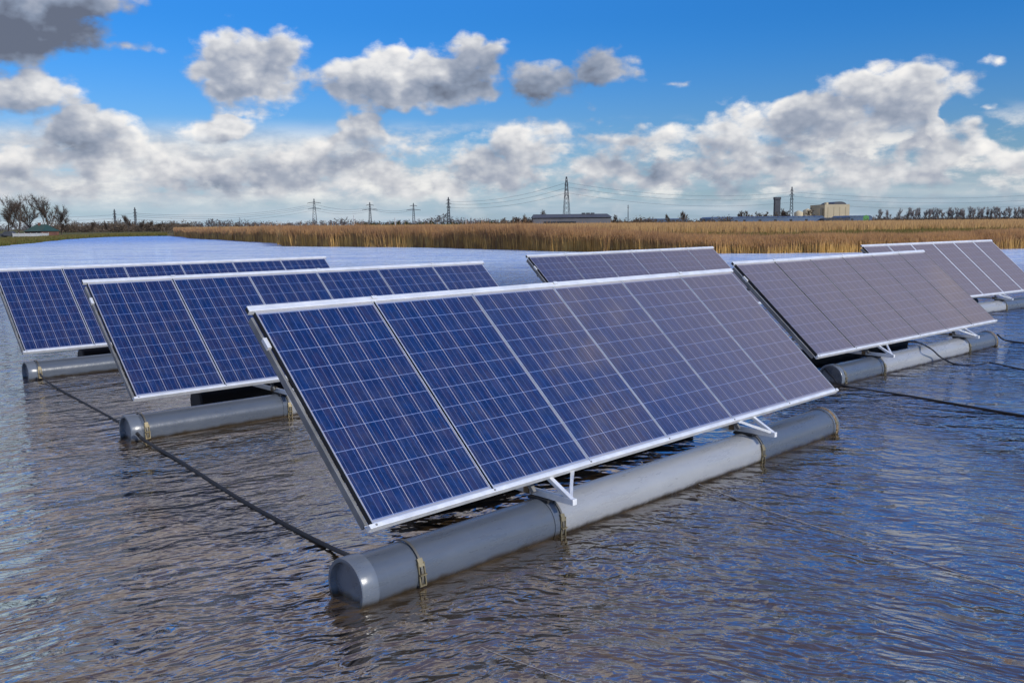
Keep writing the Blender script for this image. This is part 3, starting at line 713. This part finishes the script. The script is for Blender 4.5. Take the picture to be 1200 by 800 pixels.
def bare_tree(loc, H, spread, seed, label, dist, group=None, cat='tree', name='bare_tree', m_tw=twig):
    r = random.Random(seed); tr = MB(); cr = MB(); wmin = dist/1058*(.23 if dist < 300 else .13 if m_tw is hazed_twig else .18)
    root = empty(name, loc); tag(root, label, cat, group)
    def twigs(p, dirv, L, cnt):
        for _ in range(cnt):
            d = (dirv*.7+Vector((r.gauss(0, .55), r.gauss(0, .55), r.gauss(.25, .4)))).normalized()
            a = p+dirv*r.uniform(-.5, .3)*L*.3; b = a+d*L*r.uniform(.5, 1.1); w_ = wmin*r.uniform(.5, .95)
            s_ = Vector((1, 0, 0)) if abs(d.x) < .7 else Vector((0, 0, 1)); s_ = (s_-d*s_.dot(d)).normalized()
            k = len(cr.v); cr.v += [tuple(a-s_*w_/2), tuple(a+s_*w_/2), tuple(b)]; cr.f.append((k, k+1, k+2)); cr.sm.append(False)
    def grow(p, d, L, rad, lev):
        pts = [p]; q = p.copy(); dd = d.copy(); n = 4
        for i in range(n):
            dd = (dd+Vector((r.gauss(0, .10), r.gauss(0, .10), .05+r.gauss(0, .06)))).normalized(); q = q+dd*L/n; pts.append(q.copy())
        rr = [max(rad*(1-.5*i/n), wmin*.35) for i in range(n+1)]
        (tr if lev < 2 else cr).tube(pts, rr, 5 if lev < 2 else 3, cap=False)
        if lev >= 3:
            twigs(pts[-1], dd, L*1.1, 15 if dist < 300 else 11); twigs(pts[2], dd, L*.9, 12 if dist < 300 else 8); return
        for i in range(3 if lev == 0 else 4):
            j = r.choice([1, 2, 3, 4]) if lev > 0 else min(4, 1+i)
            a = r.uniform(0, 2*PI); sp = spread*r.uniform(.6, 1.2)
            nd = (dd+Vector((math.cos(a), math.sin(a), .1))*sp).normalized()
            grow(pts[j], nd, L*r.uniform(.55, .8), rad*.5, lev+1)
        grow(pts[-1], (dd+Vector((r.gauss(0, .15), r.gauss(0, .15), 0))).normalized(), L*.72, rad*.5, lev+1)
    grow(Vector((0, 0, -.1)), Vector((r.gauss(0, .04), 0, 1)).normalized(), H*.38, H*.022, 0)
    zs = max(v[2] for v in cr.v); s_ = H/zs
    for m_ in (tr, cr): m_.v = [(v[0]*s_, v[1]*s_, v[2]*s_) for v in m_.v]
    tr.build('trunk', bark, root); cr.build('crown', m_tw, root); return root
def leafcloud(mb, c, rx, ry, rz, n, sz, r):
    for _ in range(n):
        while True:
            v = Vector((r.uniform(-1, 1), r.uniform(-1, 1), r.uniform(-1, 1)))
            if v.length < 1: break
        k_ = .78+.22*math.sin(v.x*9+v.z*5+c[0])
        p = Vector((c[0]+v.x*rx*k_, c[1]+v.y*ry, c[2]+v.z*rz*k_))
        a = Vector((r.gauss(0, 1), r.gauss(0, .4), r.gauss(0, 1))).normalized()*sz*r.uniform(.5, 1.3)
        b = Vector((r.gauss(0, 1), r.gauss(0, .4), r.gauss(0, 1))).normalized()*sz*r.uniform(.3, .9)
        k = len(mb.v); mb.v += [tuple(p), tuple(p+a), tuple(p+b)]; mb.f.append((k, k+1, k+2)); mb.sm.append(False)
def wood(name, px0, px1, Y, htop, mat, seed, n=260, kind='stuff', label=None, gap=.15, dens=34):
    r = random.Random(seed); mb = MB(); a, b = far(px0, Y), far(px1, Y)
    for i in range(n):
        t = i/(n-1); p = a.lerp(b, t)
        hh = htop(px0+(px1-px0)*t) if callable(htop) else htop
        hh *= r.uniform(.55, 1.12)*(1+.2*math.sin(t*37+seed)+.12*math.sin(t*91))
        if r.random() < gap: hh *= .55
        w_ = abs(b.x-a.x)/n*r.uniform(1.1, 2.4)
        leafcloud(mb, (p.x, p.y+r.uniform(-12, 12), hh*.5), w_, 6, hh*.52, dens, max(.5, Y/1058*1.9), r)
    o = mb.build(name, mat); tag(o, kind=kind); return o

# left bank trees
for i, (px, top, Y, sp) in enumerate([(-6, 232, 262, .7), (8, 226, 255, .7), (21, 223, 250, .85), (36, 225, 262, .7), (55, 224, 256, .75), (71, 238, 268, .9), (-40, 228, 270, .6)]):
    p = far(px, Y); H = zat(px, top, Y)
    lab = ['tall bare tree at the left edge of the photo', 'slender bare tree between the edge tree and the broad one', 'broad crowned bare tree left of the green roofed house', 'tall bare tree rising directly behind the green roofed house', 'tall forked bare tree right of the green roofed house', 'smaller wide bare tree, rightmost of the left bank group', 'tall bare tree beyond the left picture edge'][i]
    bare_tree((p.x, p.y, LZ), H, sp, 20+i, lab, Y, 'bare trees on the left bank')
# slim trees near the left pylons and small ones
for i, (px, top, Y) in enumerate([(150, 251, 420), (166, 257, 420), (177, 258, 430), (186, 259, 430), (108, 258, 400), (124, 260, 410)]):
    p = far(px, Y); lab = ['round bare tree beside the right of the two left pylons', 'small bare tree just right of the left pylons', 'small bare tree, second right of the left pylons', 'small bare tree, last in the row right of the left pylons', 'small bare tree between left bank trees and left pylon', 'small bare tree just left of the left pylons'][i]
    bare_tree((p.x, p.y, LZ), zat(px, top, Y), .5, 60+i, lab, Y, 'small bare trees along the left horizon')
# right row of bare trees
RL = ['double crowned bare tree left of the long right tree row', 'narrow bare tree in the gap before the right tree row']
i = 0
for px in [1030, 1042, 1054] + list(np.linspace(1063, 1198, 27)):
    Y = 640+R_.uniform(-12, 12); top = 243+R_.uniform(-1.0, 2.2) - (px-1060)*.012; p = far(px, Y); H = (zat(px, top, Y))
    lab = 'bare tree at the left start of the right horizon row' if px == 1030 else 'small bare tree just left of the gap in the right row' if px == 1054 else 'second bare tree from the left of the right horizon row' if px == 1042 else 'bare tree in the even row on the right horizon'
    bare_tree((p.x, p.y, LZ), H, .36, 100+i, lab, Y, 'bare trees in the row on the right horizon' if px > 1055 else None, m_tw=hazed_twig); i += 1
# trees round the grey shed and the factory
for i, (px, top, Y, sp, lab) in enumerate([(636, 244, 420, .8, 'round bare tree left of the tallest central pylon'), (606, 254, 430, .7, 'low bare tree left of the grey shed'), (617, 251, 430, .7, 'bare tree between low tree and grey shed'), (720, 251, 425, .8, 'bare tree at the right end of the grey shed'),
        (783, 250, 600, .8, 'bare tree in the left of the blue roofed warehouse group'), (801, 246, 600, .7, 'taller bare tree left of the blue warehouse'), (866, 246, 760, .8, 'round bare tree left end behind the blue warehouse'), (876, 246, 760, .8, 'second round bare tree behind the blue warehouse'),
        (888, 247, 760, .8, 'third round bare tree behind the blue warehouse'), (898, 247, 760, .8, 'bare tree directly left of the dark chimney tower'), (916, 243, 760, .8, 'bare tree between chimney tower and slim pylon'), (922, 244, 760, .8, 'bare tree against the left side of the slim pylon'), (950, 242, 790, .8, 'pale bare tree left of the cream factory block')]):
    p = far(px, Y); bare_tree((p.x, p.y, LZ), zat(px, top, Y), sp, 200+i, lab, Y)
wood('scrub', 60, 225, 440, 5.6, bush_m, 1, 190, dens=70)
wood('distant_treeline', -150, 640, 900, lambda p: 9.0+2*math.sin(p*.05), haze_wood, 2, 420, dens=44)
wood('scrub', 205, 345, 330, 3.6, bush_m, 3, 130)
wood('distant_treeline', 600, 860, 470, 4.6, bush_m, 4, 200)
wood('scrub', 420, 620, 520, 4.2, ever_m, 5, 160)
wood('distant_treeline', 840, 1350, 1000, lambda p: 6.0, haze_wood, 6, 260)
wood('scrub', 1020, 1200, 655, 3.2, bush_m, 7, 110)
wood('scrub', 580, 650, 432, 5.2, bush_m, 8, 70, dens=60)
wood('scrub', 712, 762, 430, 4.0, bush_m, 9, 50, dens=50)
wood('scrub', 862, 926, 762, 7.5, bush_m, 10, 70, dens=60)

# ------------------------------------------------------------------ pylons
steel = basic('galvanised_lattice', (.06, .066, .075), .7, .1, .15, .3)
def pylon(px, top, Y, wide, label, arms, wb=.09, group='electricity pylons along the horizon', dbl=False):
    H = zat(px, top, Y)-LZ; p = far(px, Y); root = empty('electricity_pylon', (p.x, p.y, LZ), R_.uniform(-.25, .25)); tag(root, label, 'pylon', group)
    mb = MB(); t = Y/1058*.38; hb = H*wb/2
    def half(zz): return hb*(1-zz/H)**.85*(1)+H*.008
    lv = [H*(1-(1-i/11)**1.15) for i in range(12)]
    for sx in (-1, 1):
        for sy in (-1, 1):
            for i in range(11): mb.bar((sx*half(lv[i]), sy*half(lv[i]), lv[i]), (sx*half(lv[i+1]), sy*half(lv[i+1]), lv[i+1]), t)
    for i in range(11):
        a, b = half(lv[i]), half(lv[i+1])
        for s in (-1, 1):
            mb.bar((-a, s*a, lv[i]), (b, s*b, lv[i+1]), t*.6); mb.bar((a, s*a, lv[i]), (-b, s*b, lv[i+1]), t*.6)
            mb.bar((s*a, -a, lv[i]), (s*b, b, lv[i+1]), t*.6)
    mb.build('lattice_tower', steel, root)
    tips = []
    for fz, fw in arms:
        am = MB(); zz = H*fz; hw = wide*H*fw
        for s in (-1, 1):
            am.bar((0, 0, zz), (s*hw, 0, zz), t*1.0); am.bar((0, 0, zz+H*.035), (s*hw, 0, zz), t*.8)
            am.bar((s*hw, 0, zz), (s*hw, 0, zz-H*.035), t*.8); tips.append((s*hw, zz-H*.035))
        am.build('crossarm', steel, root)
    return root, p, tips, H
D2 = [(.88, .5), (.70, 1.0)]
D3 = [(.90, .6), (.78, 1.0), (.66, .8)]
pyl = {}
pyl['a'] = pylon(135, 245, 620, .08, 'left and slightly shorter of the two slim pylons over the left bank', D3)
pyl['b'] = pylon(159, 243, 600, .09, 'right and taller of the two slim pylons over the left bank', D3)
pyl['c'] = pylon(369, 233, 900, .22, 'wide armed lattice pylon, tallest left of the centre', [(.86, 1.0), (.66, .95)], .16)
pyl['d'] = pylon(434, 237, 1050, .30, 'two armed pylon, second right of the wide armed one', D2, .11)
pyl['e'] = pylon(485, 238, 1150, .30, 'two armed pylon between its twin and the slim pylon', D2, .11)
pyl['f'] = pylon(526, 231, 900, .09, 'slim pylon standing right of the two armed pylons', D3)
pyl['g'] = pylon(664, 207, 760, .035, 'tallest slim lattice mast rising behind the grey shed', [(.85, 1.0), (.72, 1.1), (.6, 1.2)], .13)
pyl['h'] = pylon(927, 219, 900, .06, 'slim dark pylon right of the dark chimney tower', D3, .09)
mast = far(736, 600); mb = MB(); hm = zat(736, 240, 600)-LZ; mb.tube([(0, 0, 0), (0, 0, hm*.5), (0, 0, hm)], [.35, .28, .16], 6)
m0 = mb.build('thin_mast', steel); m0.location = (mast.x, mast.y, LZ)
mb = MB(); [mb.bar((-.6, 0, hm*k), (.6, 0, hm*k), .22) for k in (.86, .93)]; mb.build('antenna_bar', steel, m0)
tag(m0, 'thin dark mast standing right of the grey shed', 'mast')
wire = basic('power_line', (.13, .145, .17), .7, .1)
def wires(pa, pb, sag, k, name_lbl):
    # line of conductors between two pylons; one object for the span
    mb = MB()
    for (xa, za, Ya, xb, zb, Yb) in k:
        pts = []
        for i in range(25):
            t = i/24; pts.append((xa+(xb-xa)*t, Ya+(Yb-Ya)*t, za+(zb-za)*t-sag*4*t*(1-t)))
        mb.tube(pts, (Ya+Yb)/2/1058*.115, 4, cap=False)
    return tag(mb.build('power_line', wire), name_lbl, 'power line')
def P3(px, py, Y):
    p = far(px, Y); return p.x, zat(px, py, Y), Y
def span(pa, pb, rows, sag, lbl):
    k = []
    for (ya, yb) in rows:
        a = P3(pa[0], ya, pa[1]); b = P3(pb[0], yb, pb[1]); k.append((a[0], a[1], a[2], b[0], b[1], b[2]))
    wires(None, None, sag, k, lbl)
span((159, 600), (369, 900), [(250, 239), (254, 243), (257, 246), (252, 241)], 5, 'sagging power lines between the right slim left pylon and the wide armed pylon')
span((369, 900), (434, 1050), [(239, 243), (243, 245), (246, 247)], 4, 'power lines from the wide armed pylon to the next')
span((434, 1050), (485, 1150), [(245, 246), (243, 244)], 4, 'power lines between the two twin two armed pylons')
span((526, 900), (664, 760), [(236, 214), (239, 220), (243, 226)], 5, 'power lines climbing from slim pylon to the tallest mast')
span((664, 760), (927, 900), [(214, 225), (219, 230), (226, 237)], 7, 'long power lines from the tallest mast to the factory pylon')
span((927, 900), (1260, 1000), [(225, 224), (230, 230), (237, 236)], 7, 'power lines leading right from the factory pylon')
span((-120, 560), (159, 600), [(244, 250), (249, 254), (253, 257)], 4, 'power lines from the left slim pylons off the left edge')

# ------------------------------------------------------------------ buildings
shed_m = basic('grey_cladding', (.12, .12, .13), .7, 0, .12, .2)
shed_roof = basic('shed_roof', (.065, .066, .072), .8, 0, .15, .15)
cream = basic('cream_cladding', (.50, .42, .27), .8, 0, .08, .1)
darkroof = basic('dark_roof', (.06, .065, .075), .7, 0, .2, .2)
bluec = basic('blue_grey_cladding', (.085, .13, .20), .6, 0, .2, .05)
darkw = basic('dark_opening', (.02, .022, .026), .5, 0, .2, .3)
whitec = basic('white_paint', (.45, .45, .43), .7, 0, .06, .3)
greenr = basic('green_tiles', (.020, .055, .040), .7, 0, .2, .5)
brickm = basic('red_brown_brick', (.16, .07, .045), .85, 0, .2, .8)
def bbox(px0, px1, top, Y, depth, z0=LZ):
    a, b = far(px0, Y), far(px1, Y); return a.x, b.x, Y, depth, zat((px0+px1)/2, top, Y)
# grey shed
x0, x1, Y, dp, H = bbox(625, 716, 250.5, 400, 26)
root = empty('grey_shed', ((x0+x1)/2, Y, LZ)); tag(root, 'long low grey shed behind the reeds at the centre horizon', 'shed'); hw = (x1-x0)/2; H -= LZ
mb = MB(); mb.box((-hw, 0, 0), (2*hw, 0, 0), (0, dp, 0), (0, 0, H*.72)); mb.build('wall', shed_m, root)
mb = MB(); ov = .6
mb.add([(-hw-ov, -ov, H*.72), (hw+ov, -ov, H*.72), (hw*.98, dp/2, H), (-hw*.98, dp/2, H), (-hw-ov, dp+ov, H*.72), (hw+ov, dp+ov, H*.72)], [(0, 1, 2, 3), (3, 2, 5, 4), (1, 5, 2), (0, 3, 4)]); rf = mb.build('roof', shed_roof, root)
mb = MB(); mb.box((-hw+(2*hw)*.13, -.06, H*.18), (2*hw*.42, 0, 0), (0, .12, 0), (0, 0, H*.26)); mb.build('opening', darkw, root)
for k in range(3):
    mb = MB(); mb.box((hw*(.3+.12*k), dp*.42, H*.93), (1.6, 0, 0), (0, 1.6, 0), (0, 0, .9)); mb.build('roof_vent', darkroof, rf)
# blue warehouse (long greenhouse-like hall)
def hall(px0, px1, top, Y, lbl, mat, n_bays, name='warehouse', cat='warehouse', depth=40):
    x0, x1, Y, dp, H = bbox(px0, px1, top, Y, depth); root = empty(name, ((x0+x1)/2, Y, LZ)); tag(root, lbl, cat); hw = (x1-x0)/2; H -= LZ
    mb = MB(); mb.box((-hw, 0, 0), (2*hw, 0, 0), (0, dp, 0), (0, 0, H*.8)); mb.build('wall', mat, root)
    mb = MB(); bw = 2*hw/n_bays
    for i in range(n_bays):
        xa = -hw+i*bw
        mb.add([(xa, -.2, H*.8), (xa+bw*.5, -.2, H), (xa+bw, -.2, H*.8), (xa, dp, H*.8), (xa+bw*.5, dp, H), (xa+bw, dp, H*.8)], [(0, 2, 1), (0, 1, 4, 3), (1, 2, 5, 4), (3, 4, 5)])
    mb.build('roof', mat, root)
    for i in range(0, n_bays, 3):
        xa = -hw+i*bw; mb = MB(); mb.box((xa+bw*.25, -.08, 0), (bw*.5, 0, 0), (0, .16, 0), (0, 0, H*.55)); mb.build('door', darkw, root)
    return root
hall(833, 966, 253.5, 700, 'long blue grey warehouse in front of the chimney and pylon', bluec, 22)
hall(966, 996, 255.0, 690, 'low dark hall in front of the cream factory block', darkroof, 4)
hall(996, 1022, 252.5, 705, 'short blue hall right of the cream factory block', bluec, 5)
hall(762, 806, 256.0, 640, 'blue roofed hall left of the long blue warehouse', bluec, 7)
p = far(1013, 698); mb = MB(); mb.box((-2.2, 0, 0), (4.4, 0, 0), (0, .3, 0), (0, 0, 4.4)); mb.add([(-2.2, 0, 4.4), (2.2, 0, 4.4), (0, 0, 5.4), (-2.2, .3, 4.4), (2.2, .3, 4.4), (0, .3, 5.4)], [(0, 1, 2), (3, 5, 4), (0, 2, 5, 3), (1, 4, 5, 2)])
gs = mb.build('green_gable', basic('bright_green_paint', (.09, .26, .07), .7)); gs.location = (p.x, p.y-3, LZ); tag(gs, 'small bright green gable right of the factory', 'building')
# cream factory block
x0, x1, Y, dp, H = bbox(966, 995, 239.5, 820, 40); root = empty('factory_block', ((x0+x1)/2, Y, LZ)); tag(root, 'cream factory block with dark rounded roof on the right horizon', 'factory'); hw = (x1-x0)/2; H -= LZ
mb = MB(); mb.box((-hw, 0, 0), (2*hw, 0, 0), (0, dp, 0), (0, 0, H)); mb.build('wall', cream, root)
mb = MB(); vs = []; fs = []
for i in range(11):
    t = i/10; xx = -hw*.25+t*hw*1.1; zz = H+math.sin(t*PI)**.6*H*.16+.05
    vs += [(xx, 3, zz), (xx, dp-3, zz)]
for i in range(10): fs.append((2*i, 2*i+2, 2*i+3, 2*i+1))
fs += [tuple(range(0, 22, 2))[::-1], tuple(range(1, 22, 2))]
mb.add(vs, fs); mb.build('roof', darkroof, root)
for k in range(4):
    mb = MB(); mb.box((-hw+(k+.5)*hw/2.1, -.1, H*.25), (.5, 0, 0), (0, .2, 0), (0, 0, H*.6)); mb.build('wall_rib', basic('tan_rib', (.36, .29, .18), .8), root)
mb = MB(); mb.box((-hw-3, 4, 0), (2.6, 0, 0), (0, 8, 0), (0, 0, H*.8)); mb.tube([(-hw+4, 8, H), (-hw+4, 8, H*1.12)], 1.8, 10); mb.build('stair_tower', cream, root)
# smaller pale silo group
p = far(940, 830); root = empty('silo_group', (p.x, p.y, LZ)); tag(root, 'pair of small pale silos left of the cream factory block', 'silo'); Hs = zat(940, 246, 830)-LZ
for k, dx in enumerate((-3.5, 4.5)):
    mb = MB(); mb.tube([(dx, 0, 0), (dx, 0, Hs*(.8+.15*k)), (dx, 0, Hs*(.95+.15*k))], [4, 4, .5], 14); mb.build('silo', cream, root)
# dark chimney tower
p = far(910, 850); Ht = zat(910, 231, 850)-LZ; root = empty('chimney_tower', (p.x, p.y, LZ)); tag(root, 'dark square chimney tower left of the slim pylon', 'tower'); w_ = 2.5
mb = MB(); mb.box((-w_, -w_, 0), (2*w_, 0, 0), (0, 2*w_, 0), (0, 0, Ht*.9)); mb.build('shaft', darkroof, root)
mb = MB(); mb.box((-w_*1.12, -w_*1.12, Ht*.9), (2.24*w_, 0, 0), (0, 2.24*w_, 0), (0, 0, Ht*.1)); mb.build('head', darkroof, root)
# green roofed house, left bank
x0, x1, Y, dp, H = bbox(27, 49, 263, 235, 9); root = empty('house', ((x0+x1)/2, Y, LZ)); tag(root, 'low house with green tiled roof among the left bank trees', 'house'); hw = (x1-x0)/2; H -= LZ
mb = MB(); mb.box((-hw*.9, 0, 0), (hw*1.8, 0, 0), (0, dp, 0), (0, 0, H*.45)); wl = mb.build('wall', brickm, root)
mb = MB(); mb.add([(-hw, -.5, H*.42), (hw, -.5, H*.42), (hw*.55, dp/2, H), (-hw*.55, dp/2, H), (-hw, dp+.5, H*.42), (hw, dp+.5, H*.42)], [(0, 1, 2, 3), (3, 2, 5, 4), (1, 5, 2), (0, 3, 4)]); rf = mb.build('roof', greenr, root)
mb = MB(); mb.box((-hw*.2, dp*.4, H*.85), (.5, 0, 0), (0, .5, 0), (0, 0, H*.3)); mb.build('chimney', brickm, rf)
for k in (-.6, -.1, .45):
    mb = MB(); mb.box((hw*k, -.05, H*.12), (.8, 0, 0), (0, .1, 0), (0, 0, H*.22)); mb.build('window', darkw, root)
a, b = far(14, 228), far(56, 228)
root = empty('white_fence', (a.x, 228, LZ)); tag(root, 'low white board fence in front of the green roofed house', 'fence')
mb = MB(); L = b.x-a.x
mb.box((0, 0, .12), (L, 0, 0), (0, .05, 0), (0, 0, .75)); mb.build('board_panel', whitec, root)
for k in range(7): mb = MB(); mb.box((L*k/6-.06, -.08, 0), (.12, 0, 0), (0, .08, 0), (0, 0, 1.0)); mb.build('post', whitec, root)
# small dark car beside the house
p = far(10, 230); root = empty('parked_car', (p.x, p.y, LZ)); tag(root, 'small dark parked car left of the white fence', 'car')
mb = MB(); prof = [(-2.1, .3), (-2.1, .8), (-1.3, .92), (-.8, 1.42), (.7, 1.42), (1.3, .95), (2.1, .8), (2.1, .3)]
mb.add([(x_, -.85, z_) for x_, z_ in prof]+[(x_, .85, z_) for x_, z_ in prof], [tuple(range(8))[::-1], tuple(range(8, 16))]+[(i, (i+1) % 8, (i+1) % 8+8, i+8) for i in range(8)]); mb.build('body', darkroof, root)
for sx in (-1.3, 1.3):
    mb = MB(); mb.tube([(sx, -.9, .32), (sx, .9, .32)], .32, 12); mb.build('wheel', dark_gap, root)
# white marker posts behind the reeds
for i, (px, top) in enumerate([(415, 252), (463, 255), (546, 254)]):
    p = far(px, 210); h_ = zat(px, top, 210)-LZ; mb = MB(); mb.tube([(0, 0, 0), (0, 0, h_*.97), (0, 0, h_)], [.10, .10, .03], 6)
    o = mb.build('marker_post', whitec); o.location = (p.x, p.y, LZ); tag(o, ['white marker post left of the first two armed pylon', 'white marker post between the two twin pylons', 'white marker post right of the slim central pylon'][i], 'post', 'white marker posts behind the reeds')

# ------------------------------------------------------------------ render settings
scn.view_settings.view_transform = 'Standard'; scn.view_settings.look = 'None'
scn.view_settings.exposure = 0; scn.view_settings.gamma = 1
scn.render.engine = 'CYCLES'
scn.cycles.max_bounces = 6; scn.cycles.glossy_bounces = 4; scn.cycles.diffuse_bounces = 2
scn.cycles.use_denoising = True
